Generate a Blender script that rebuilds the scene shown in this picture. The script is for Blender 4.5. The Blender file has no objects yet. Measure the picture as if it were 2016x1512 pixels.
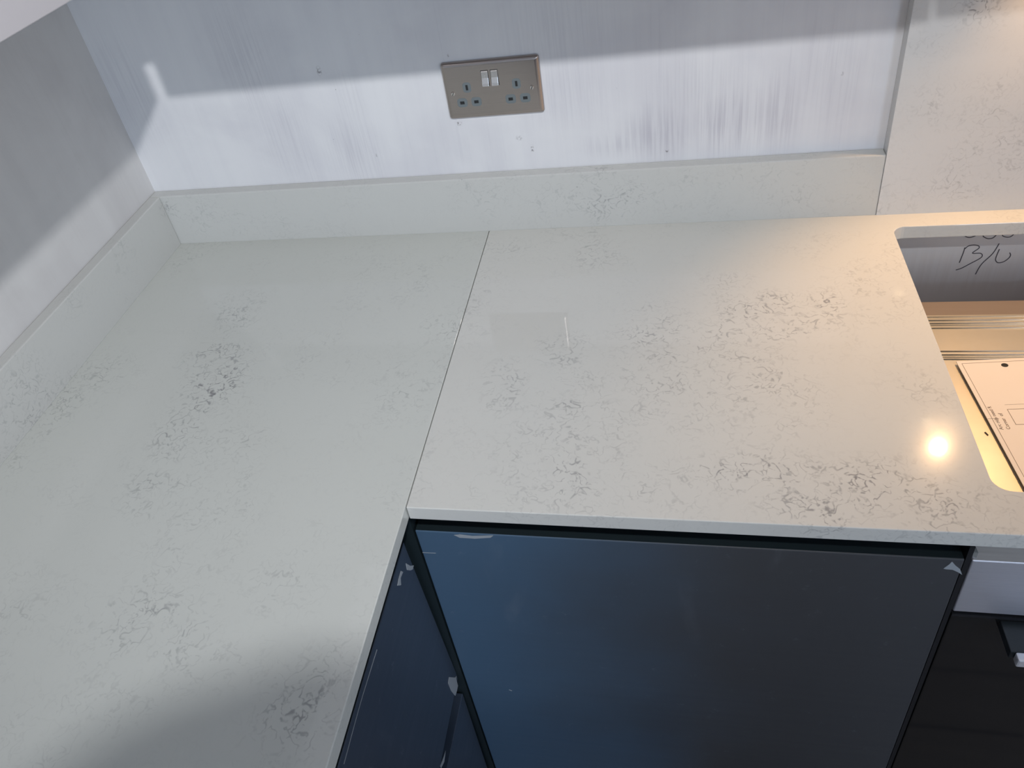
import bpy, bmesh, math, random
from mathutils import Vector, Matrix
random.seed(7)
H = 0.91                      # height of the worktop surface above the floor

# ------------------------------------------------------------------ camera
sc = bpy.context.scene
CAM_X = (0.9708411, 0.1778366, -0.1607535)
CAM_Y = (0.0089839, 0.6431159, 0.7657161)
CAM_Z = (0.2395555, -0.7448329, 0.6227657)
CAM_P = (0.8890147, -1.1145506, 0.6914520 + H)
F, PX, PY = 1565.288, -72.312, -97.318
cd = bpy.data.cameras.new('camera'); cam = bpy.data.objects.new('camera', cd)
sc.collection.objects.link(cam)
cam.matrix_world = Matrix(((CAM_X[0], CAM_Y[0], CAM_Z[0], CAM_P[0]), (CAM_X[1], CAM_Y[1], CAM_Z[1], CAM_P[1]),
                           (CAM_X[2], CAM_Y[2], CAM_Z[2], CAM_P[2]), (0, 0, 0, 1)))
cd.sensor_width = 36; cd.lens = F / 2016 * 36
cd.shift_x = -PX / 2016; cd.shift_y = PY / 2016
cd.clip_start = 0.02
sc.camera = cam

# ------------------------------------------------------------------ world, lights, exposure
sc.view_settings.view_transform = 'Standard'; sc.view_settings.look = 'None'
sc.view_settings.gamma = 1; sc.view_settings.use_curve_mapping = False
sc.view_settings.exposure = 0.0
w = bpy.data.worlds.new('world'); sc.world = w; w.use_nodes = True
w.node_tree.nodes['Background'].inputs['Color'].default_value = (0.88, 0.87, 0.90, 1)
w.node_tree.nodes['Background'].inputs['Strength'].default_value = 0.93

def light(name, kind, loc, energy, color, **kw):
    l = bpy.data.lights.new(name, kind); o = bpy.data.objects.new(name, l)
    l.energy = energy; l.color = color
    for k, v in kw.items(): setattr(l, k, v)
    o.location = loc; sc.collection.objects.link(o); return o
def aim(o, target):
    o.rotation_euler = (Vector(target) - Vector(o.location)).to_track_quat('-Z', 'Y').to_euler()
CEIL = (1.06, -1.36, 1.30 + H)
HOODA = (1.343, -0.054, 0.462 + H)
HOODB = (1.372, -0.443, 0.462 + H)
key = light('pendant_lamp_light', 'SPOT', CEIL, 74, (0.98, 0.985, 1.0), shadow_soft_size=0.020, spot_size=math.radians(88), spot_blend=1.0)
aim(key, (0.28, 0.0, H + .30))
la = light('hood_lamp_light', 'SPOT', HOODA, 10.0, (1.0, 0.59, 0.27), shadow_soft_size=0.010, spot_size=math.radians(98), spot_blend=0.7)
aim(la, (HOODA[0], HOODA[1] - 0.24, H))
lb = light('hood_lamp_light', 'SPOT', HOODB, 0.5, (1.0, 0.59, 0.27), shadow_soft_size=0.010, spot_size=math.radians(110), spot_blend=0.8)
aim(lb, (HOODB[0], HOODB[1], H))

cool_fill = light('added_cool_fill', 'AREA', (0.92, -2.96, 0.38 + H), 15, (0.70, 0.83, 1.0), shape='RECTANGLE', size=0.7, size_y=1.0)  # unseen cool fill, added to brighten the front edges and door
aim(cool_fill, (0.72, -0.6, H - .1))
cool_fill2 = light('added_cool_fill', 'AREA', (2.55, -2.96, 0.30 + H), 16, (0.55, 0.74, 1.0), shape='RECTANGLE', size=0.7, size_y=1.0)  # second added fill, lifts the right wall, steel panel and door
aim(cool_fill2, (1.0, -0.5, H - .1))

# ------------------------------------------------------------------ helpers
def ray(px, py):
    a, b = (px - 1008 - PX) / F, -(py - 756 - PY) / F
    return Vector([a * CAM_X[i] + b * CAM_Y[i] - CAM_Z[i] for i in range(3)])
def at(px, py, axis, val):
    """point of the photographed place lying on the plane axis=val (z measured from the worktop)"""
    if axis == 2: val += H
    d = ray(px, py); c = Vector(CAM_P)
    return c + d * ((val - c[axis]) / d[axis])

def tag(o, label=None, cat=None, group=None, kind=None):
    if label: o['label'] = label
    if cat: o['category'] = cat
    if group: o['group'] = group
    if kind: o['kind'] = kind
    return o
def empty(name, loc, label, cat, group=None):
    o = bpy.data.objects.new(name, None); o.empty_display_size = 0.05
    o.location = (loc[0], loc[1], loc[2] + H); sc.collection.objects.link(o)
    return tag(o, label, cat, group)
def root_of(o):
    p = Vector(o.location)
    while o.parent: o = o.parent; p += Vector(o.location)
    return p
def obj(name, bm, mat, parent=None, bevel=0.0, smooth=False, seg=2):
    """bm is in scene coordinates with z measured from the worktop surface"""
    bmesh.ops.recalc_face_normals(bm, faces=bm.faces)
    vs = [v.co for v in bm.verts]
    lo = Vector([min(v[i] for v in vs) for i in range(3)]); hi = Vector([max(v[i] for v in vs) for i in range(3)])
    org = Vector(((lo[0] + hi[0]) / 2, (lo[1] + hi[1]) / 2, lo[2]))
    bmesh.ops.translate(bm, verts=bm.verts, vec=-org)
    me = bpy.data.meshes.new(name); bm.to_mesh(me); bm.free()
    o = bpy.data.objects.new(name, me); sc.collection.objects.link(o)
    wl = org + Vector((0, 0, H))
    if parent: o.parent = parent; wl = wl - root_of(parent)
    o.location = wl
    me.materials.append(mat)
    if smooth:
        for p in me.polygons: p.use_smooth = True
    if bevel:
        m = o.modifiers.new('bevel', 'BEVEL'); m.width = bevel; m.segments = seg; m.limit_method = 'ANGLE'; m.angle_limit = math.radians(40)
        m.harden_normals = False
    return o
def box(bm, x0, x1, y0, y1, z0, z1):
    v = [bm.verts.new((x, y, z)) for z in (z0, z1) for y in (y0, y1) for x in (x0, x1)]
    for f in ((0, 2, 3, 1), (4, 5, 7, 6), (0, 1, 5, 4), (2, 6, 7, 3), (0, 4, 6, 2), (1, 3, 7, 5)):
        bm.faces.new([v[i] for i in f])
def bx(*a):
    bm = bmesh.new(); box(bm, *a); return bm
def cyl(bm, c, axis, r, d, n=32, r2=None):
    """cylinder from c along the vector axis*d"""
    q = Vector(axis).to_track_quat('Z', 'Y').to_matrix().to_4x4()
    m = Matrix.Translation(Vector(c) + Vector(axis) * d / 2) @ q
    bmesh.ops.create_cone(bm, cap_ends=True, segments=n, radius1=r, radius2=r if r2 is None else r2, depth=d, matrix=m)
def poly(bm, pts, ext):
    """polygon extruded by the vector ext"""
    v = [bm.verts.new(p) for p in pts]; f = bm.faces.new(v)
    r = bmesh.ops.extrude_face_region(bm, geom=[f])
    bmesh.ops.translate(bm, verts=[g for g in r['geom'] if isinstance(g, bmesh.types.BMVert)], vec=ext)
def rrect(x0, x1, z0, z1, r, n=6):
    pts = []
    for cx, cz, a0 in ((x1 - r, z1 - r, 0), (x0 + r, z1 - r, 90), (x0 + r, z0 + r, 180), (x1 - r, z0 + r, 270)):
        for i in range(n + 1):
            a = math.radians(a0 + 90 * i / n); pts.append((cx + r * math.cos(a), cz + r * math.sin(a)))
    return pts
def stroke(bm, pts, wd, n, th=0.0003):
    """a flat line of width wd through pts, lying on a plane whose normal is n"""
    n = Vector(n); pts = [Vector(p) for p in pts]
    ring = []
    for i, p in enumerate(pts):
        d = (pts[min(i + 1, len(pts) - 1)] - pts[max(i - 1, 0)]).normalized(); s = d.cross(n).normalized() * wd / 2
        ring.append([bm.verts.new(q) for q in (p - s - n * 0.0004, p + s - n * 0.0004, p + s + n * th, p - s + n * th)])
    for a, b in zip(ring, ring[1:]):
        for k in range(4): bm.faces.new((a[k], a[(k + 1) % 4], b[(k + 1) % 4], b[k]))
    bm.faces.new(ring[0]); bm.faces.new(ring[-1][::-1])
def smooth_path(pts, sub=5):
    P = [Vector(p) for p in pts]; out = []
    for i in range(len(P) - 1):
        a, b, c, d = P[max(i - 1, 0)], P[i], P[i + 1], P[min(i + 2, len(P) - 1)]
        for k in range(sub):
            t = k / sub
            out.append(0.5 * ((2 * b) + (c - a) * t + (2 * a - 5 * b + 4 * c - d) * t * t + (3 * b - a - 3 * c + d) * t ** 3))
    return out + [P[-1]]

# ------------------------------------------------------------------ materials
class NT:
    def __init__(s, name):
        s.m = bpy.data.materials.new(name); s.m.use_nodes = True; s.t = s.m.node_tree; s.b = s.t.nodes['Principled BSDF']
        g = s.t.nodes.new('ShaderNodeNewGeometry'); s.pos = g.outputs['Position']
    def n(s, typ, **kw):
        nd = s.t.nodes.new('ShaderNode' + typ)
        for k, v in kw.items(): setattr(nd, k, v)
        return nd
    def put(s, sock, v):
        if hasattr(v, 'is_linked') or isinstance(v, bpy.types.NodeSocket): s.t.links.new(v, sock)
        else: sock.default_value = v
    def math(s, op, a, b=0.0, clamp=False):
        nd = s.n('Math', operation=op, use_clamp=clamp); s.put(nd.inputs[0], a); s.put(nd.inputs[1], b); return nd.outputs[0]
    def scale(s, v, sc3, rot=(0, 0, 0), off=(0, 0, 0)):
        nd = s.n('Mapping'); s.put(nd.inputs['Vector'], v); nd.inputs['Scale'].default_value = sc3
        nd.inputs['Rotation'].default_value = rot; nd.inputs['Location'].default_value = off; return nd.outputs[0]
    def noise(s, v, sc1, detail=3, rough=0.5, dist=0.0):
        nd = s.n('TexNoise'); s.put(nd.inputs['Vector'], v); nd.inputs['Scale'].default_value = sc1
        nd.inputs['Detail'].default_value = detail; nd.inputs['Roughness'].default_value = rough; nd.inputs['Distortion'].default_value = dist
        return nd.outputs['Fac']
    def ramp(s, f, a, b, lo=0.0, hi=1.0):
        nd = s.n('MapRange', interpolation_type='SMOOTHSTEP'); s.put(nd.inputs['Value'], f)
        for k, v in zip(('From Min', 'From Max', 'To Min', 'To Max'), (a, b, lo, hi)): nd.inputs[k].default_value = v
        return nd.outputs['Result']
    def mix(s, f, a, b):
        nd = s.n('Mix', data_type='RGBA'); s.put(nd.inputs[0], f)
        for sock, v in ((nd.inputs[6], a), (nd.inputs[7], b)): s.put(sock, (*v, 1) if isinstance(v, tuple) else v)
        return nd.outputs[2]
    def bump(s, h, strength, dist=0.001):
        nd = s.n('Bump'); nd.inputs['Strength'].default_value = strength; nd.inputs['Distance'].default_value = dist
        s.put(nd.inputs['Height'], h); s.put(s.b.inputs['Normal'], nd.outputs[0])
    def set(s, **kw):
        for k, v in kw.items():
            k = k.replace('_', ' '); s.put(s.b.inputs[k], (*v, 1) if isinstance(v, tuple) and len(v) == 3 else v)
        return s

# veins of the quartz: clusters of fine squiggles (centre, radius in x, radius in y/z, strength)
def V(px, py, rx, ry, st, axis=2, val=0.0):
    p = at(px, py, axis, val); return (p, rx / 1650, ry / 1250, st)
CL = [V(415, 765, 62, 68, 1.35), V(435, 700, 55, 40, 1.0), V(385, 710, 40, 25, .8), V(470, 620, 60, 60, .45), V(345, 860, 45, 50, .7), V(290, 960, 50, 50, .5),
      V(200, 735, 80, 40, .4), V(60, 880, 40, 40, .5), V(115, 790, 50, 50, .45), V(510, 850, 35, 30, .6), V(310, 1225, 60, 35, .65), V(200, 1250, 60, 40, .4),
      V(600, 1375, 60, 40, .7), V(640, 1320, 40, 30, .6), V(560, 1150, 60, 50, .3), V(790, 780, 60, 50, .35), V(800, 960, 60, 40, .3),
      V(990, 760, 35, 55, .6), V(1105, 685, 45, 35, .7), V(1060, 870, 60, 50, .5), V(1170, 500, 60, 40, .45), V(1285, 640, 65, 45, .85),
      V(1500, 605, 75, 35, 1.2), V(1420, 640, 60, 35, .9), V(1620, 595, 35, 30, 1.1), V(1560, 640, 60, 30, .7), V(1320, 730, 70, 45, .7), V(1110, 800, 60, 50, .4),
      V(1420, 700, 80, 40, .55), V(1490, 760, 90, 45, .65), V(1540, 815, 60, 30, .75), V(1160, 945, 70, 40, .75), V(1290, 955, 70, 35, .5),
      V(1470, 930, 75, 30, .9), V(1600, 965, 80, 40, .8), V(1700, 945, 80, 35, 1.1), V(1680, 1000, 110, 35, 1.1), V(1850, 985, 50, 30, .7),
      V(1780, 1020, 60, 25, .6), V(1820, 760, 60, 50, .35), V(1600, 470, 80, 30, .2), V(1430, 560, 60, 30, .35), V(700, 600, 60, 40, .15), V(880, 640, 50, 40, .25),
      V(1200, 385, 70, 50, .9, 1, -.021), V(1180, 410, 40, 40, .7, 1, -.021), V(1320, 380, 40, 50, .35, 1, -.021), V(335, 412, 18, 18, .9, 1, -.021), V(60, 790, 60, 60, .6, 0, .021),
      V(1990, 200, 60, 50, .5, 1, -.022), V(1950, 310, 80, 50, .5, 1, -.022), V(1860, 215, 60, 30, .35, 1, -.022), V(1920, 5, 40, 25, .9, 1, -.022), V(1900, 350, 60, 40, .4, 1, -.022)]
def stone_mat(name, col, seed, gain=1.0):
    s = NT(name)
    mask = None
    for i, (p, rx, rz, st) in enumerate(CL):
        v = s.n('VectorMath', operation='SUBTRACT'); s.put(v.inputs[0], s.pos); v.inputs[1].default_value = p
        v2 = s.n('VectorMath', operation='MULTIPLY'); s.put(v2.inputs[0], v.outputs[0]); v2.inputs[1].default_value = (1 / rx, 1 / rz, 1 / rz)
        ln = s.n('VectorMath', operation='LENGTH'); s.put(ln.inputs[0], v2.outputs[0])
        g = s.ramp(ln.outputs['Value'], 1.9, 0.1, 0.0, st)
        mask = g if mask is None else s.math('MAXIMUM', mask, g)
    off = s.scale(s.pos, (1, 1, 1), off=(seed, seed * .7, 0))
    broad = s.noise(off, 7, 2, .5)
    patch = s.ramp(s.noise(off, 22, 3, .6), .36, .62)
    mask = s.math('ADD', mask, s.ramp(broad, .42, .72, 0.06, .42))
    mask = s.math('MULTIPLY', mask, s.math('ADD', s.math('MULTIPLY', patch, 1.15), .25))
    # the squiggles: level lines of a warped noise
    a = s.noise(off, 62, 1.5, .5, .5); b = s.noise(off, 96, 1.2, .5, .4); c = s.noise(off, 105, 2, .6)
    l1 = s.ramp(s.math('ABSOLUTE', s.math('SUBTRACT', a, .5)), .050, .004)
    l2 = s.ramp(s.math('ABSOLUTE', s.math('SUBTRACT', b, .52)), .052, .008)
    l1 = s.math('MULTIPLY', l1, s.ramp(c, .44, .58)); l2 = s.math('MULTIPLY', l2, s.ramp(c, .54, .40))
    lines = s.math('MAXIMUM', l1, s.math('MULTIPLY', l2, .8))
    soft = s.math('MULTIPLY', s.ramp(s.noise(off, 60, 3, .6), .42, .7), .10)
    f = s.math('MULTIPLY', s.math('ADD', lines, soft), s.math('MULTIPLY', mask, .52 * gain), True)
    spk = s.n('TexVoronoi'); s.put(spk.inputs['Vector'], off); spk.inputs['Scale'].default_value = 24
    dots = s.math('MULTIPLY', s.ramp(spk.outputs['Distance'], .045, .02), s.ramp(s.noise(off, 7, 1), .60, .64))
    f = s.math('MAXIMUM', f, s.math('MULTIPLY', dots, .5))
    s.set(Base_Color=s.mix(f, col, (0.19, 0.19, 0.20)), Roughness=0.035, IOR=1.48)
    s.b.inputs['Coat Weight'].default_value = 0.12; s.b.inputs['Coat Roughness'].default_value = 0.17
    return s.m
stone_left = stone_mat('quartz_left', (0.555, 0.57, 0.54), 3.1)
stone_right = stone_mat('quartz_right', (0.595, 0.595, 0.565), 11.7)
stone_up = stone_mat('quartz_upstand', (0.52, 0.525, 0.505), 6.3, .8)
stone_panel = stone_mat('quartz_panel', (0.60, 0.60, 0.59), 19.2)

SM = [V(1300, 262, 70, 45, .75, 1, 0), V(1440, 240, 80, 55, .8, 1, 0), V(1380, 180, 90, 60, .35, 1, 0), V(1530, 225, 40, 60, .6, 1, 0), V(1210, 285, 60, 20, .5, 1, 0), V(1100, 70, 120, 60, .25, 1, 0),
      V(1120, 180, 90, 60, .3, 1, 0), V(700, 300, 60, 60, .45, 1, 0), V(560, 260, 60, 70, .3, 1, 0), V(480, 120, 60, 80, .4, 1, 0), V(690, 200, 30, 50, .3, 1, 0), V(250, 180, 60, 100, .35, 1, 0), V(1650, 150, 60, 80, .3, 1, 0)]
MK = [V(628, 140, 7, 10, .8, 1, 0), V(903, 243, 9, 5, .8, 1, 0), V(1048, 293, 4, 9, .9, 1, 0), V(1022, 272, 9, 6, .5, 1, 0), V(1313, 297, 4, 4, .9, 1, 0), V(741, 306, 4, 4, .6, 1, 0), V(883, 110, 4, 4, .6, 1, 0), V(1658, 145, 4, 4, .5, 1, 0)]
def blobs(s, lst, soft=1.9):
    mask = None
    for p, rx, rz, st in lst:
        v = s.n('VectorMath', operation='SUBTRACT'); s.put(v.inputs[0], s.pos); v.inputs[1].default_value = p
        v2 = s.n('VectorMath', operation='MULTIPLY'); s.put(v2.inputs[0], v.outputs[0]); v2.inputs[1].default_value = (1 / rx, 1 / rz, 1 / rz)
        ln = s.n('VectorMath', operation='LENGTH'); s.put(ln.inputs[0], v2.outputs[0])
        g = s.ramp(ln.outputs['Value'], soft, 0.0, 0.0, st); mask = g if mask is None else s.math('MAXIMUM', mask, g)
    return mask
def plaster(name, col, dark, across):
    s = NT(name)
    sc3 = (38, 1, 1.6) if across == 'x' else (1, 38, 1.6)
    st = s.noise(s.scale(s.pos, sc3), 1.0, 4, .6)
    st2 = s.noise(s.scale(s.pos, tuple(v * 4 if v > 10 else v * 2 for v in sc3)), 1.0, 3, .6)
    cloud = s.noise(s.pos, 5, 4, .55, .6)
    f = s.math('ADD', s.math('MULTIPLY', s.ramp(st, .35, .72), .22), s.math('MULTIPLY', s.ramp(cloud, .38, .70), .55))
    f = s.math('ADD', f, s.math('MULTIPLY', s.math('MULTIPLY', s.ramp(st2, .55, .78), s.ramp(cloud, .42, .62)), .45), True)
    c = s.mix(f, col, dark)
    if across == 'x':
        hair = s.noise(s.scale(s.pos, (260, 1, 7)), 1.0, 3, .6)
        c = s.mix(s.math('MULTIPLY', blobs(s, SM), s.math('ADD', s.math('MULTIPLY', s.ramp(hair, .42, .66), .55), s.math('MULTIPLY', st, .35))), c, (0.36, 0.35, 0.41))
        c = s.mix(s.math('MULTIPLY', blobs(s, MK, 1.3), s.ramp(s.noise(s.pos, 320, 2, .5), .45, .56)), c, (0.13, 0.12, 0.13))
    if across == 'x':      # wall turns darker and browner below the worktop, with a streaky edge
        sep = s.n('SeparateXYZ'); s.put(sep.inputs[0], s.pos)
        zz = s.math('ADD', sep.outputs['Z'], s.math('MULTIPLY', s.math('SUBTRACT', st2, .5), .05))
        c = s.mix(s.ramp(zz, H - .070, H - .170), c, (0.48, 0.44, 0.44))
    spk = s.noise(s.pos, 150, 2, .5)
    c = s.mix(s.math('MULTIPLY', s.ramp(spk, .76, .80), s.ramp(s.noise(s.pos, 6, 2), .5, .6)), c, (0.12, 0.11, 0.12))
    s.set(Base_Color=c, Roughness=0.55)
    s.bump(s.math('ADD', s.noise(s.pos, 60, 4, .6), st2), .15, .0006)
    return s.m
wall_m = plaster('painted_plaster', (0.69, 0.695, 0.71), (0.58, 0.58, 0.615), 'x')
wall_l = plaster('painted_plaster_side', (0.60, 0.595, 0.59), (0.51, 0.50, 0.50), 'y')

def simple(name, col, rough=.5, metal=0.0, **kw):
    s = NT(name); s.set(Base_Color=col, Roughness=rough, Metallic=metal)
    for k, v in kw.items(): s.put(s.b.inputs[k.replace('_', ' ')], v)
    return s.m
def front_mat(name, col, col2, rough, dust, split=None):
    """lacquered front still under its scuffed protective film"""
    s = NT(name)
    scuff = s.noise(s.scale(s.pos, (14, 14, 5)), 1, 5, .7, .5)
    fine = s.noise(s.scale(s.pos, (3, 3, 90), rot=(0.3, 0.2, 0)), 1.0, 2, .5)
    f = s.math('MULTIPLY', s.ramp(scuff, .60, .85), dust * .45)
    f2 = s.math('MULTIPLY', s.ramp(s.noise(s.pos, 42, 4, .75), .62, .80), dust * .9)
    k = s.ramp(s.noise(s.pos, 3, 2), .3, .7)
    if split:      # cool light towards the left painted in, blue fading to charcoal
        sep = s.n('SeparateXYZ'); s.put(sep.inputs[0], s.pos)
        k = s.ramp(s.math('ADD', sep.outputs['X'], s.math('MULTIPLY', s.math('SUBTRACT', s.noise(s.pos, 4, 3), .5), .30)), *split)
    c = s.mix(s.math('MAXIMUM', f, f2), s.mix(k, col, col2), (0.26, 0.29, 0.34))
    s.set(Base_Color=c, Roughness=s.math('ADD', s.math('MULTIPLY', fine, .10), rough))

    s.bump(s.noise(s.pos, 20, 3), .10, .001)
    return s.m
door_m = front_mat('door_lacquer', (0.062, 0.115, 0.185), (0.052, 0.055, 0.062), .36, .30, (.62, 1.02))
drawer_m = front_mat('drawer_lacquer', (0.036, 0.050, 0.076), (0.044, 0.062, 0.094), .32, .45)
edge_m = simple('front_edge', (0.012, 0.020, 0.024), .4)
carcass_m = simple('carcass', (0.015, 0.017, 0.019), .6)
film_m = simple('torn_film', (0.32, 0.35, 0.38), .35)
white_m = simple('white_cabinet', (0.44, 0.425, 0.44), .35)
ceil_m = simple('ceiling_paint', (0.80, 0.80, 0.80), .8)

def brushed(name, col, rough, sc3, metal=1.0, bumpy=.08):
    s = NT(name); n = s.noise(s.scale(s.pos, sc3), 1, 3, .6)
    s.set(Base_Color=s.mix(n, col, tuple(c * .86 for c in col)), Roughness=s.math('ADD', s.math('MULTIPLY', n, .15), rough), Metallic=metal)
    s.bump(n, bumpy, .0004); return s.m
nickel_m = brushed('brushed_nickel', (0.49, 0.44, 0.41), .13, (8, 400, 900))
rocker_m = brushed('polished_nickel', (0.80, 0.76, 0.72), .18, (400, 400, 60))
steel_m = brushed('brushed_steel', (0.88, 0.89, 0.97), .42, (12, 300, 900))
zinc_m = brushed('zinc_plated_steel', (0.72, 0.66, 0.55), .36, (30, 30, 30), .75)
zinc_dark_m = brushed('brown_back_plate', (0.33, 0.27, 0.23), .45, (6, 60, 60), .3)
ridge_m = simple('folded_zinc_ridge', (0.95, 0.92, 0.84), .22, .9)
alu_m = simple('aluminium_bar', (0.80, 0.80, 0.84), .35, .6)
insert_m = simple('socket_insert', (0.135, 0.16, 0.17), .5)
slot_m = simple('dark_slot', (0.01, 0.011, 0.012), .6)
black_m = simple('black_plastic', (0.008, 0.009, 0.012), .45)
glass_m = simple('black_glass', (0.008, 0.008, 0.009), .06, 0, IOR=1.52)
handle_m = simple('dark_handle', (0.018, 0.024, 0.028), .35)
pencil_m = simple('pencil', (0.06, 0.06, 0.08), .7)
print_m = simple('grey_print', (0.18, 0.13, 0.10), .7)
sheet_m = simple('paper_sheet', (0.90, 0.82, 0.74), .6)
silicone_m = simple('silicone', (0.70, 0.71, 0.72), .4)

def floor_material():
    s = NT('dark_wood_planks')
    grain = s.noise(s.scale(s.pos, (3, 60, 1)), 1, 5, .6)
    n = s.n('SeparateXYZ'); s.put(n.inputs[0], s.pos)
    m = s.math('FRACT', s.math('ADD', s.math('DIVIDE', n.outputs['Y'], .115), 100.95))
    gap = s.ramp(s.math('ABSOLUTE', s.math('SUBTRACT', m, .5)), .470, .492)
    c = s.mix(grain, (0.19, 0.15, 0.12), (0.11, 0.09, 0.075))
    s.set(Base_Color=s.mix(gap, c, (0.012, 0.01, 0.01)), Roughness=.45)
    return s.m
floor_m = floor_material()

# ------------------------------------------------------------------ the room
def struct(name, bm, m, **k):
    return tag(obj(name, bm, m, **k), kind='structure')
struct('floor', bx(-0.15, 4.2, -4.6, 0.15, -H - .12, -H), floor_m)
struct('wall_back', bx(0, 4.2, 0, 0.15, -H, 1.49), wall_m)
struct('wall_left', bx(-0.15, 0, -4.6, 0.15, -H, 1.49), wall_l)
struct('ceiling', bx(-0.15, 4.2, -4.6, 0.15, 1.49, 1.6), ceil_m)

bm = bmesh.new()
box(bm, -.15, .55, -3.12, -3.0, -H, 1.49); box(bm, 1.29, 2.18, -3.12, -3.0, -H, 1.49); box(bm, 2.92, 3.6, -3.12, -3.0, -H, 1.49)
box(bm, 2.18, 2.92, -3.12, -3.0, -H, -.22); box(bm, 2.18, 2.92, -3.12, -3.0, .82, 1.49)
box(bm, 0.55, 1.29, -3.12, -3.0, -H, -.14); box(bm, 0.55, 1.29, -3.12, -3.0, .90, 1.49)
struct('wall_front', bm, wall_l)
wf = bmesh.new()
box(wf, 0.55, 0.59, -3.08, -3.02, -.14, .90); box(wf, 1.25, 1.29, -3.08, -3.02, -.14, .90)
box(wf, 0.59, 1.25, -3.08, -3.02, -.14, -.10); box(wf, 0.59, 1.25, -3.08, -3.02, .86, .90)
struct('added_fill_frame_1', wf, white_m)  # frame made up around the added fill light behind the viewer
wf = bmesh.new()
box(wf, 2.18, 2.22, -3.08, -3.02, -.22, .82); box(wf, 2.88, 2.92, -3.08, -3.02, -.22, .82)
box(wf, 2.22, 2.88, -3.08, -3.02, -.22, -.18); box(wf, 2.22, 2.88, -3.08, -3.02, .78, .82)
struct('added_fill_frame_2', wf, white_m)  # another made-up frame, dressing the second fill light

# ------------------------------------------------------------------ quartz worktops, upstands, splashback
T, UH, S = 0.0208, 0.098, 0.0206
W, D, P = 0.5977, 0.5888, 1.1838
YE, XE = -2.3, 2.6
def flat_with_hole(outer, hole, z0, z1):
    bm = bmesh.new(); es = []
    for loop in ([outer, hole] if hole else [outer]):
        vs = [bm.verts.new((x, y, z1)) for x, y in loop]
        es += [bm.edges.new((vs[i], vs[(i + 1) % len(vs)])) for i in range(len(vs))]
    bmesh.ops.triangle_fill(bm, use_beauty=True, use_dissolve=False, edges=es)
    r = bmesh.ops.extrude_face_region(bm, geom=list(bm.faces))
    bmesh.ops.translate(bm, verts=[g for g in r['geom'] if isinstance(g, bmesh.types.BMVert)], vec=(0, 0, z0 - z1))
    return bm
G = .0003
tag(obj('worktop', bx(G, W - .0005, YE, -G, -S, 0), stone_left, bevel=.0012),
    'pale grey-white quartz worktop slab running along the left wall, beside the seam', 'worktop', 'quartz worktop slabs')
KX0, KX1, KY0, KY1 = 1.1991, 1.7591, -.5359, -.0547
hole = rrect(KX0, KX1, KY0, KY1, .017, 7)
tag(obj('worktop', flat_with_hole([(W + .0005, -D), (XE, -D), (XE, -G), (W + .0005, -G)], hole, -S, 0), stone_right, bevel=.0010),
    'pale quartz worktop slab under the socket wall, with the rectangular hob cut-out', 'worktop', 'quartz worktop slabs')
tag(obj('upstand', bx(G, T, YE, -T - .0004, -.0012, UH), stone_up, bevel=.0018),
    'low quartz upstand strip along the left wall', 'upstand', 'quartz upstands')
tag(obj('upstand', bx(G, P - .0001, -T, -G, -.0012, UH), stone_up, bevel=.0018),
    'low quartz upstand strip along the back wall below the double socket', 'upstand', 'quartz upstands')
tag(obj('splashback', bx(P, XE, -T - .0006, -G, -.0012, .515), stone_panel, bevel=.0006),
    'tall quartz splashback panel behind the hob cut-out', 'splashback')

# ------------------------------------------------------------------ wall units
cab = empty('wall_cabinet', (0.16, -1.2, .52), 'white wall cabinet over the left worktop, its lower edge in the top left corner', 'cabinet')
CX, CB = .330, .523
obj('body', bx(.002, CX - .021, YE, -.337, CB + .03, 1.22), white_m, cab)
for i, (a, b) in enumerate(((-.343, -.94), (-.943, -1.54), (-1.543, YE))):
    obj('door', bx(CX - .02, CX, b, a, CB, 1.22), white_m, cab, bevel=.001)
cb2 = empty('wall_cabinet', (.75, -.16, .52), 'white wall cabinet above the double socket on the back wall', 'cabinet')
obj('body', bx(.002, P - .012, -.309, -.002, CB + .02, 1.22), white_m, cb2)
for a, b in ((.3345, .755), (.758, P - .012)):
    obj('door', bx(a, b, -.33, -.31, .515, 1.22), white_m, cb2, bevel=.001)
hood = empty('cooker_hood', (1.48, -.16, .515), 'white cooker hood above the splashback panel', 'cooker hood')
obj('body', bx(P - .008, 1.80, -.33, -.002, .517, 1.22), white_m, hood, bevel=.002)
lens_m = NT('lamp_lens'); lens_m.set(Base_Color=(1.0, 1.0, 1.0)); lens_m.b.inputs['Emission Color'].default_value = (1, .74, .42, 1)
lens_m.b.inputs['Emission Strength'].default_value = 40; lens_m = lens_m.m
# a lower tray carries the two lamps
obj('lamp_tray', bx(1.30, 1.70, -.50, -.022, .4985, .5155), white_m, hood, bevel=.002)
for (x, y, z) in (HOODA, HOODB):
    bm = bmesh.new(); cyl(bm, (x, y, z - H + .008), (0, 0, 1), .026, .0285)
    lamp = obj('lamp', bm, steel_m, hood, smooth=False)
    bm = bmesh.new(); cyl(bm, (x, y, z - H + .006), (0, 0, 1), .011, .004)
    obj('lens', bm, lens_m, lamp)

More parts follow.
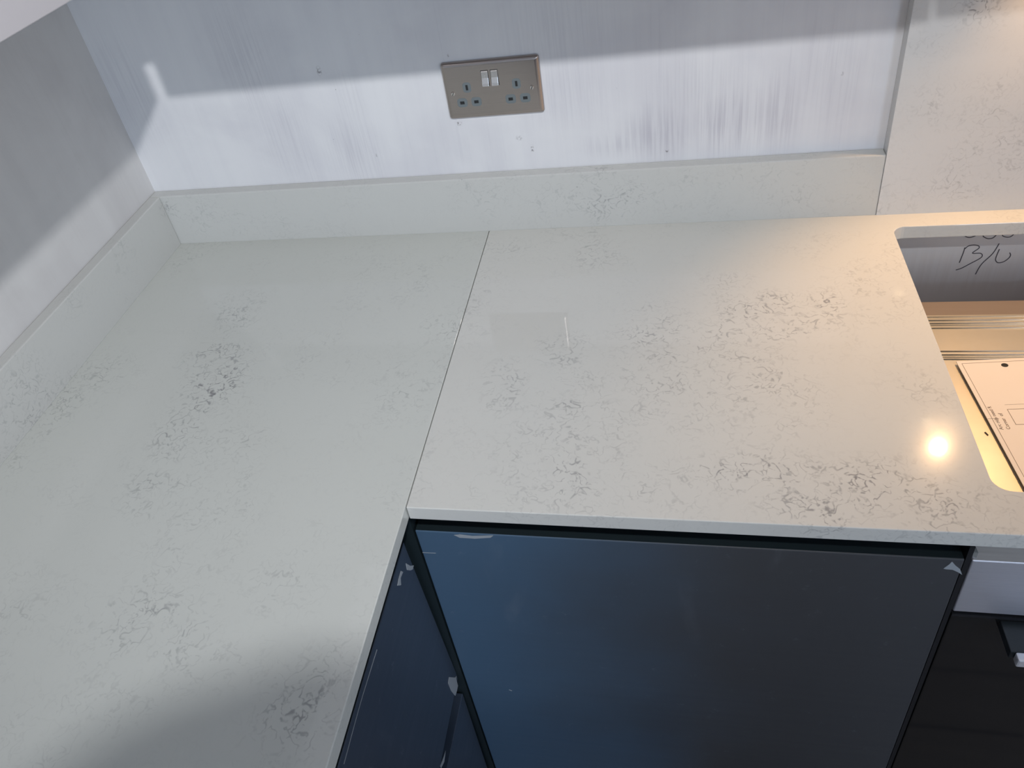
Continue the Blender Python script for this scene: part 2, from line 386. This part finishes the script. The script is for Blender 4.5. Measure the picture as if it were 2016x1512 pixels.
dl = empty('pendant_lamp', (CEIL[0], CEIL[1], 1.30), 'small pendant spot lamp hanging from the ceiling above the viewer', 'lamp')
bm = bmesh.new(); cyl(bm, (CEIL[0], CEIL[1], 1.478), (0, 0, 1), .045, .0115)
obj('ceiling_rose', bm, white_m, dl)
bm = bmesh.new(); cyl(bm, (CEIL[0], CEIL[1], 1.375), (0, 0, 1), .003, .104, 12)
obj('cord', bm, black_m, dl)
bm = bmesh.new(); cyl(bm, (CEIL[0], CEIL[1], 1.330), (0, 0, 1), .034, .046, 32, .026)
shade = obj('lamp_housing', bm, white_m, dl)
cl_m = NT('lamp_face'); cl_m.set(Base_Color=(1.0, 1.0, 1.0)); cl_m.b.inputs['Emission Color'].default_value = (1, .97, .92, 1)
cl_m.b.inputs['Emission Strength'].default_value = 60
bm = bmesh.new(); cyl(bm, (CEIL[0], CEIL[1], 1.3245), (0, 0, 1), .028, .005)
obj('lens', bm, cl_m.m, shade)

# ------------------------------------------------------------------ double socket
SX, SZ = .5634, .1919
sk = empty('double_socket', (SX + .073, 0, SZ), 'brushed nickel double power socket with two rocker switches on the back wall', 'socket')
def skp(x, z): return SX + x / 1000, SZ + z / 1000
def plate(w_, h_, r, levels, n=6):
    bm = bmesh.new(); rings = []
    for inset, y in levels:
        rings.append([bm.verts.new((SX + x, y, SZ + z)) for x, z in rrect(inset, w_ - inset, inset, h_ - inset, max(r - inset, .0008), n)])
    for a, b in zip(rings, rings[1:]):
        for i in range(len(a)): bm.faces.new((a[i], a[(i + 1) % len(a)], b[(i + 1) % len(a)], b[i]))
    bm.faces.new(rings[-1]); bm.faces.new(rings[0][::-1]); return bm
lv = [(0, -.0002), (0, -.0012)] + [(.007 * (1 - math.cos(a)), -.0012 - .0048 * math.sin(a)) for a in [math.radians(t) for t in (18, 36, 54, 72, 90)]]
pl = plate(.146, .0875, .0045, lv)
obj('face_plate', pl, nickel_m, sk, smooth=True).modifiers.new('n', 'WEIGHTED_NORMAL')
YF = -.006
for a in (59.6, 73.9):
    fr = bmesh.new(); x0, z0 = skp(a - .6, 48.9); x1, z1 = skp(a + 10.6, 72.4); box(fr, x0, x1, YF - .0003, YF + .0004, z0, z1)
    swf = obj('switch_frame', fr, slot_m, sk)
    bm = bmesh.new(); x0, z0 = skp(a, 49.6); x1, z1 = skp(a + 10, 71.8)
    prof = [(YF + .0005, z0), (YF - .0042, z0), (YF - .0036, z0 + .004), (YF - .0016, z0 + .012), (YF - .0010, z1 - .0015), (YF - .0002, z1), (YF + .0005, z1)]
    v = [(x0, y, z) for y, z in prof]; poly(bm, v, (x1 - x0, 0, 0))
    obj('rocker_switch', bm, rocker_m, sk, bevel=.0004)
for ex, ez, lx, nx in ((35.1, 49.0, 24.4, 46.1), (109.5, 48.7, 98.2, 120.1)):
    for cx, cz, ww, hh, sw_, sh_ in ((ex, ez, 12.6, 15.6, 3.4, 8.0), (lx, 26.1, 15.4, 14.0, 6.6, 4.4), (nx, 26.1, 15.4, 14.0, 6.6, 4.4)):
        bm = bmesh.new(); x, z = skp(cx, cz)
        poly(bm, [(px, YF + .0004, pz) for px, pz in rrect(x - ww / 2e3, x + ww / 2e3, z - hh / 2e3, z + hh / 2e3, .0045)], (0, -.0008, 0))
        ins = obj('pin_insert', bm, insert_m, sk, bevel=.0002)
        obj('pin_slot', bx(x - sw_ / 2e3, x + sw_ / 2e3, YF - .0007, YF - .0001, z - sh_ / 2e3, z + sh_ / 2e3), slot_m, ins)
for cx in (12.7, 131.6):
    bm = bmesh.new(); x, z = skp(cx, 41.0); cyl(bm, (x, YF + .0004, z), (0, -1, 0), .0036, .0016, 24, .0028)
    scw = obj('screw', bm, rocker_m, sk, smooth=False)
    bm = bmesh.new(); a = 1.2
    dx, dz = .0026 * math.cos(a), .0026 * math.sin(a); ux, uz = -.0005 * math.sin(a), .0005 * math.cos(a)
    poly(bm, [(x - dx - ux, YF - .0010, z - dz - uz), (x + dx - ux, YF - .0010, z + dz - uz), (x + dx + ux, YF - .0010, z + dz + uz), (x - dx + ux, YF - .0010, z - dz + uz)], (0, -.0004, 0))
    obj('screw_slot', bm, slot_m, scw)

# ------------------------------------------------------------------ base unit under the back worktop
FY, FT = -.5688, -.0705          # front plane of the doors, top edge of the fronts
PLZ = -.76
bc = empty('base_cabinet', (.88, -.28, -H), 'base cabinet with one wide dark blue handleless door under the seam side of the worktop', 'cabinet')
obj('body', bx(.565, 1.178, FY + .021, -.03, PLZ, -S - .0004), carcass_m, bc)
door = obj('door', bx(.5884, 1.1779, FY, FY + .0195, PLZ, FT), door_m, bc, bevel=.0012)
door['label'] = 'wide dark blue door under scuffed protective film'
obj('top_edge', bx(.5890, 1.1772, FY + .0012, FY + .0190, FT - .0004, FT + .0004), edge_m, door)
obj('plinth', bx(.64, 1.178, FY + .06, FY + .075, -H, PLZ - .002), edge_m, bc)
bm = bmesh.new()
box(bm, .5605, .5860, FY, FY + .0195, PLZ, -S - .0006); box(bm, .5400, .5575, FY - .031, FY, PLZ, -S - .0006)
obj('corner_post', bm, edge_m, bc)
def scrap(pts_px, axis, val, ext, parent, mat=None):
    bm = bmesh.new(); poly(bm, [tuple(at(x, y, axis, val) - Vector((0, 0, H))) for x, y in pts_px], ext)
    return obj('film_scrap', bm, mat or film_m, parent)
E_ = (0, -.0005, 0)
scrap([(894, 1053), (905, 1052), (930, 1055), (971, 1054), (966, 1058), (935, 1060), (905, 1058)], 1, FY - .0001, E_, door)
scrap([(1857, 1119), (1868, 1111), (1874, 1105), (1881, 1113), (1890, 1120), (1894, 1131), (1886, 1126), (1875, 1121), (1862, 1120)], 1, FY - .0001, E_, door)
bm = bmesh.new()
def dp(x, y, ax, v): return tuple(at(x, y, ax, v) - Vector((0, 0, H)))
stroke(bm, [dp(832, 1088, 1, FY - .0001), dp(858, 1089, 1, FY - .0001)], .0006, (0, -1, 0))
obj('scratch', bm, film_m, door); bm = bmesh.new()
stroke(bm, [dp(1002, 1358, 1, FY - .0001), dp(1008, 1360, 1, FY - .0001)], .0012, (0, -1, 0))
obj('scratch', bm, film_m, door)

# ------------------------------------------------------------------ drawer unit under the left worktop
FX = .5777
dc = empty('drawer_cabinet', (.3, -1.1, -H), 'dark blue drawer unit under the left worktop, seen at a steep angle', 'cabinet')
obj('body', bx(.02, .5560, YE + .02, FY - .033, PLZ, -S - .0004), carcass_m, dc)
def front(name, pts):
    bm = bmesh.new(); poly(bm, [(FX, y, z) for y, z in pts], (-.0195, 0, 0)); return obj(name, bm, drawer_m, dc, bevel=.0012)
d1 = front('drawer', [(-.5836, -.0735), (-.5836, -.088), (-.5690, -.411), (-.5700, -.4265), (-1.18, -.4265), (-1.18, -.0735)])
obj('top_edge', bx(FX - .0185, FX - .001, -1.179, -.585, -.0739, -.0731), edge_m, d1)
d2 = front('drawer', [(-.5712, -.4700), (-.5765, -.755), (-1.18, -.755), (-1.18, -.4450)])
front('drawer', [(-1.184, -.0735), (-1.184, -.4265), (-1.78, -.4265), (-1.78, -.0735)])
front('drawer', [(-1.184, -.4450), (-1.184, -.755), (-1.78, -.755), (-1.78, -.4450)])
obj('plinth', bx(.50, .515, YE, FY - .02, -H, PLZ - .002), edge_m, dc)
E_ = (.0005, 0, 0)
scrap([(799, 1109), (807, 1114), (814, 1113), (812, 1121), (807, 1123), (801, 1122)], 0, FX + .0001, E_, d1)
scrap([(789, 1124), (793, 1126), (788, 1138), (789, 1152), (782, 1153), (785, 1138)], 0, FX + .0001, E_, d1)
scrap([(884, 1333), (897, 1334), (898, 1331), (898, 1338), (901, 1350), (899, 1360), (896, 1370), (888, 1360), (882, 1345)], 0, FX + .0001, E_, d1)
bm = bmesh.new()
pr = [(742, 1279), (728, 1324), (713, 1372), (700, 1418), (677, 1504)]
for (a, b) in zip(pr, pr[1:]):
    stroke(bm, [dp(*a, 0, FX + .0001), dp(*b, 0, FX + .0001)], .0009, (1, 0, 0))
obj('film_edge', bm, film_m, d1)
scrap([(873, 1490), (877, 1478), (874, 1500), (868, 1512), (866, 1508)], 0, FX + .0001, E_, d1)

# ------------------------------------------------------------------ built-in oven under the cut-out
ov = empty('oven', (1.48, -.3, -H), 'oven with steel control panel and black glass door, right of the dark blue door', 'oven')
OX0, OX1 = 1.1848, 1.7770
OT = -.115
obj('casing', bx(OX0 + .02, OX1 - .02, FY + .020, -.116, -.66, OT), zinc_m, ov)
for ys in ((-.1210, -.1290, -.1360, -.1400, -.1465), (-.1965, -.2038, -.2083, -.2128)):
    for yy in ys:
        bm = bmesh.new(); cyl(bm, (OX0 + .0205, yy, OT + .0004), (1, 0, 0), (.0007 if yy in (-.1400, -.2083, -.1210) else .0012), OX1 - OX0 - .041, 16)
        obj('ridge', bm, ridge_m, ov, smooth=True)
obj('back_plate', bx(OX0 + .02, OX1 - .02, -.1155, -.078, -.66, OT - .004), zinc_dark_m, ov, bevel=.002)
cp = obj('control_panel', bx(OX0, OX1, FY, FY + .0195, -.1655, -.0712), steel_m, ov, bevel=.0015, seg=3)
obj('panel_flange', bx(OX0 + .003, OX1 - .003, FY + .0197, -.5402, -.0765, -.0725), steel_m, ov, bevel=.001)
obj('added_light_stop', bx(OX0 + .003, OX1 - .003, -.5398, -.5366, -.1145, -.0213), zinc_m, ov)  # unseen strip added to keep hood light off the panel flange
cp['label'] = 'brushed steel control panel'
obj('film_scrap', (lambda b: (poly(b, [tuple(at(x, y, 2, -.0711) - Vector((0, 0, H))) for x, y in ((1909, 1079), (1921, 1077), (1926, 1089), (1922, 1099), (1915, 1097), (1911, 1087))], (0, 0, .0005)), b)[1])(bmesh.new()), film_m, cp)
obj('glass_door', bx(OX0, OX1, FY, FY + .0195, -.665, -.1735), glass_m, ov, bevel=.0012)
obj('door_trim', bx(OX0, OX1, FY - .001, FY + .015, -.1730, -.1690), black_m, ov)
hx0, hx1 = 1.2335, 1.729
hd = obj('handle', bx(hx0, hx1, FY - .036, FY + .0005, -.190, -.1775), handle_m, ov, bevel=.001)
obj('handle_bar', bx(hx0 + .004, hx1 - .004, FY - .046, FY - .0362, -.1905, -.1765), alu_m, hd, bevel=.002)
obj('filler', bx(OX0, OX1, FY, FY + .018, PLZ, -.668), edge_m, ov)
# black strip standing in for the dark gap between door and oven
obj('dark_gap_strip', bx(1.1788, 1.1838, FY + .001, FY + .05, -.66, -.0500), black_m, ov)

# printed sheet lying on the casing
sheet = empty('instruction_sheet', (1.3, -.33, -.11), 'cream instruction card with printed outline lying on the oven casing inside the hob cut-out', 'card')
o0 = Vector(dp(1882, 711, 2, -.1095)); e1 = Vector(dp(2016, 958, 2, -.1095)) - o0; e1.z = 0; e1.normalize()
e2 = Vector((-e1.y, e1.x, 0))                       # to the right
def sp(u, v, z=0): return tuple(o0 + e2 * u + e1 * v + Vector((0, 0, z)))
SW_, SL_ = .40, .285
bm = bmesh.new(); cu = 24
top = [sp(0, 0), sp(SW_, 0), sp(SW_, SL_), sp(0, SL_)]
poly(bm, top, (0, 0, -.0012)); obj('card', bm, sheet_m, sheet, bevel=.0003)
bm = bmesh.new(); poly(bm, [sp(.004, .004, -.0013), sp(SW_ - .004, .004, -.0013), sp(SW_ - .004, SL_ - .004, -.0013), sp(.004, SL_ - .004, -.0013)], (0, 0, -.0009))
obj('backing_board', bm, simple('brown_board', (0.20, 0.13, 0.07), .7), sheet)
bm = bmesh.new(); N = (0, 0, 1)
def ln(a, b, wd=.0005): stroke(bm, [a, b], wd, N, .00012)
m_ = .0055
ln(sp(m_, m_), sp(SW_ - m_, m_)); ln(sp(m_, m_), sp(m_, SL_ - m_))
def su(px, py):
    q = Vector(dp(px, py, 2, -.1095)) - o0; return q.dot(e2), q.dot(e1)
b0 = su(1983, 806); b1 = su(2000, 836)
ln(sp(*b0), sp(b0[0] + .09, b0[1]), .0006); ln(sp(*b0), sp(b0[0], b1[1]), .0006); ln(sp(b0[0], b1[1]), sp(b0[0] + .09, b1[1]), .0006); ln(sp(b0[0] + .09, b0[1]), sp(b0[0] + .09, b1[1]), .0006)
t0 = su(1953, 824); ln(sp(t0[0] - .005, t0[1]), sp(t0[0] + .005, t0[1]), .0004)
f0 = su(1978, 797); ln(sp(f0[0], f0[1]), sp(f0[0] + .10, f0[1]), .0003)
pf = obj('printed_outline', bm, print_m, sheet); pf['label'] = 'thin printed outline and cut-out drawing'
hl = su(1978, 719); bm = bmesh.new(); c_ = Vector(sp(*hl))
poly(bm, [tuple(c_ + e2 * .0042 * math.cos(t) + e1 * .0036 * math.sin(t)) for t in [i * math.pi / 12 for i in range(24)]], (0, 0, .0003))
obj('punched_hole', bm, slot_m, sheet)
def text(body, size, org, direction, up, mat, name, parent, th=.0001):
    cu = bpy.data.curves.new('t', 'FONT'); cu.body = body; cu.size = size; cu.extrude = th
    o = bpy.data.objects.new('t', cu); sc.collection.objects.link(o)
    dg = bpy.context.evaluated_depsgraph_get(); me = bpy.data.meshes.new_from_object(o.evaluated_get(dg))
    bpy.data.objects.remove(o)
    bm = bmesh.new(); bm.from_mesh(me)
    d = Vector(direction); u = Vector(up); n = d.cross(u)
    bmesh.ops.transform(bm, matrix=Matrix((( d[0], u[0], n[0], org[0]), (d[1], u[1], n[1], org[1]), (d[2], u[2], n[2], org[2]), (0, 0, 0, 1))), verts=bm.verts)
    return obj(name, bm, mat, parent)
ta = su(1976, 846); tb = su(1990, 845)
text('Arc ridp need R', .0062, sp(*ta, .0001), -e1, -e2, print_m, 'printed_text', sheet)
text('Corner  of', .0062, sp(*tb, .0001), -e1, -e2, print_m, 'printed_text', sheet)
bm = bmesh.new()
for a, b in (((1939, 851), (1945, 857)),): stroke(bm, [dp(*a, 2, OT + .0005), dp(*b, 2, OT + .0005)], .0015, N, .0006)
tag(obj('debris_sliver', bm, slot_m), 'tiny dark sliver of debris on the oven casing beside the card', 'debris')

# pencil writing on the bare wall below the worktop
def wpx(x, y): 
    p = at(1716 + x / 5.04, 400 + y / 5.04, 1, 0.0) - Vector((0, 0, H)); return (p[0], -.0001, p[2])
strokes = [[(925, 440), (908, 495), (870, 590)], [(925, 452), (965, 422), (1020, 414), (1062, 424), (1062, 448), (1000, 495), (1075, 496), (1098, 515), (1078, 545), (980, 598), (890, 645), (835, 662)],
           [(1265, 400), (1200, 500), (1090, 605), (1030, 705)], [(1268, 455), (1238, 525), (1230, 565), (1255, 590), (1310, 580), (1360, 545), (1378, 515), (1370, 490)],
           [(1040, 200), (960, 250), (915, 300), (925, 325), (970, 340), (1030, 322), (1050, 290), (1000, 280), (930, 310)],
           [(1180, 220), (1120, 270), (1105, 320), (1125, 340), (1160, 352), (1210, 340), (1250, 290), (1240, 230), (1180, 220)],
           [(1360, 210), (1300, 270), (1298, 318), (1320, 332), (1355, 337), (1390, 325), (1430, 280), (1420, 220), (1360, 210)]]
bm = bmesh.new()
for s_ in strokes: stroke(bm, smooth_path([wpx(*p) for p in s_]), .0013, (0, -1, 0))
tag(obj('pencil_writing', bm, pencil_m), 'handwritten 600 B/U pencilled on the bare wall below the worktop', 'writing')


# ------------------------------------------------------------------ the photographer, standing behind the camera
def skin(name, pts, edges, mat, parent, root=0, sub=2):
    me = bpy.data.meshes.new(name); c0 = Vector(pts[0][:3])
    base = Vector((c0.x, c0.y, min(p[2] for p in pts)))
    me.from_pydata([Vector(p[:3]) - base for p in pts], edges, [])
    o = bpy.data.objects.new(name, me); sc.collection.objects.link(o)
    o.parent = parent; o.location = base + Vector((0, 0, H)) - root_of(parent)
    m = o.modifiers.new('skin', 'SKIN'); m.use_smooth_shade = True
    for i, p in enumerate(pts):
        v = me.skin_vertices[0].data[i]; v.radius = (p[3], p[4] if len(p) > 4 else p[3]); v.use_root = (i == root)
    o.modifiers.new('sub', 'SUBSURF').levels = sub; o.modifiers['sub'].render_levels = sub
    me.materials.append(mat); return o
skin_m = simple('skin', (0.55, 0.36, 0.27), .5)
hair_m = simple('dark_hair', (0.03, 0.022, 0.018), .7)
shirt_m = simple('bounce_blue_shirt', (0.60, 0.70, 0.86), .8)  # shirt and jeans colours made up pale blue to bounce cool light
jeans_m = simple('jeans', (0.24, 0.33, 0.50), .85)
CX_, CY_, CZ_, CP_ = Vector(CAM_X), Vector(CAM_Y), Vector(CAM_Z), Vector(CAM_P) - Vector((0, 0, H))
pn = empty('person', (0.98, -1.72, -H), 'person in a shirt and jeans of made-up pale blue behind the camera, holding up a phone', 'person')
fwd = Vector((0, 1, 0)); rt = Vector((1, 0, 0)); up = Vector((0, 0, 1))
B = Vector((0.98, -1.72, 0))
def bp(r_, f_, z_): return tuple(B + rt * r_ + fwd * f_ + up * z_)
hand = CP_ + CX_ * .176 - CY_ * .02 + CZ_ * .012
pel = (*bp(0, 0, .08), .135, .10)
body_pts = [pel, (*bp(-.01, .11, .31), .125, .09), (*bp(-.02, .24, .50), .155, .10), (*bp(-.03, .33, .62), .062, .058), (*bp(-.04, .39, .69), .055, .055), (*bp(-.095, .505, .79), .078, .092), (*bp(-.105, .53, .865), .076, .088),
    (*bp(.17, .24, .54), .062), (*bp(.24, .30, .30), .046), (*(hand - CX_ * -.03 - fwd * .08 - up * .035), .029), (*(hand + CX_ * .012 - fwd * .03 - up * .012), .020, .016),
    (*bp(-.21, .22, .54), .062), (*bp(-.23, .12, .26), .045), (*bp(-.225, .16, .02), .030), (*bp(-.22, .18, -.06), .030, .018),
    (*bp(.10, 0, -.02), .09), (*bp(.11, .03, -.42), .062), (*bp(.11, 0, -.82), .042), (*bp(-.10, 0, -.02), .09), (*bp(-.11, .03, -.42), .062), (*bp(-.11, 0, -.82), .042)]
body_e = [(0, 1), (1, 2), (2, 3), (3, 4), (4, 5), (5, 6), (2, 7), (7, 8), (8, 9), (9, 10), (2, 11), (11, 12), (12, 13), (13, 14), (0, 15), (15, 16), (16, 17), (0, 18), (18, 19), (19, 20)]
palm = Vector(body_pts[10][:3])
def finger(pts, rad):
    i0 = len(body_pts)
    for k, p in enumerate(pts): body_pts.append((*p, rad * (1 - .1 * k)))
    return i0
for k in range(4):           # four fingers wrap behind the phone
    st = palm - CY_ * (.022 * k - .030)
    i0 = finger([st - CX_ * .012 - CZ_ * .023, st - CX_ * .036 - CZ_ * .023 , st - CX_ * (.056 - .004 * k) - CZ_ * .022], .0085)
    body_e += [(10, i0), (i0, i0 + 1), (i0 + 1, i0 + 2)]
i0 = finger([palm + CZ_ * .014 - CY_ * .012, palm + CZ_ * .013 - CX_ * .034 - CY_ * .008], .010); body_e += [(10, i0), (i0, i0 + 1)]
lp = Vector(body_pts[14][:3])
for k in range(4):
    st = lp + fwd * (.018 * k - .022); i0 = finger([st - up * .045, st + rt * .006 - up * .075, st + rt * .014 - up * .096], .0085)
    body_e += [(14, i0), (i0, i0 + 1), (i0 + 1, i0 + 2)]
i0 = finger([lp + fwd * .034 - up * .02, lp + fwd * .042 - up * .05], .0095); body_e += [(14, i0), (i0, i0 + 1)]
body = skin('body', body_pts, body_e, skin_m, pn)
hp = [(*bp(-.107, .51, .885), .092, .102), (*bp(-.10, .485, .835), .09, .09), (*bp(-.085, .445, .775), .07, .06)]
skin('hair', hp, [(0, 1), (1, 2)], hair_m, pn)
skin('shirt', [(*bp(0, 0, .02), .15, .112), (*bp(-.01, .11, .31), .137, .102), (*bp(-.02, .24, .50), .170, .112), (*bp(-.025, .29, .58), .09, .07), (*bp(.17, .24, .54), .073), (*bp(.21, .275, .41), .062), (*bp(-.21, .22, .54), .073), (*bp(-.222, .165, .40), .060)],
     [(0, 1), (1, 2), (2, 3), (2, 4), (4, 5), (2, 6), (6, 7)], shirt_m, pn)
skin('trousers', [(*bp(0, 0, .05), .145, .108), (*bp(.10, 0, -.04), .098), (*bp(.11, .03, -.42), .075), (*bp(.11, 0, -.84), .062), (*bp(-.10, 0, -.04), .098), (*bp(-.11, .03, -.42), .075), (*bp(-.11, 0, -.84), .062)],
     [(0, 1), (1, 2), (2, 3), (0, 4), (4, 5), (5, 6)], jeans_m, pn)
for sx_ in (-.11, .11):
    skin('shoe', [(*bp(sx_, -.04, -H + .045), .045, .042), (*bp(sx_, .07, -H + .040), .048, .038), (*bp(sx_, .15, -H + .032), .042, .030)], [(0, 1), (1, 2)], black_m, pn, sub=1)
bm = bmesh.new()
for zz in (0,): pass
poly(bm, [tuple(CP_ + CX_ * u + CY_ * v + CZ_ * .003) for u, v in rrect(-.030, .120, -.056, .018, .010)], tuple(CZ_ * .0085))
ph = tag(obj('phone', bm, black_m, bevel=.0015), 'black phone held up in landscape by the person', 'phone')
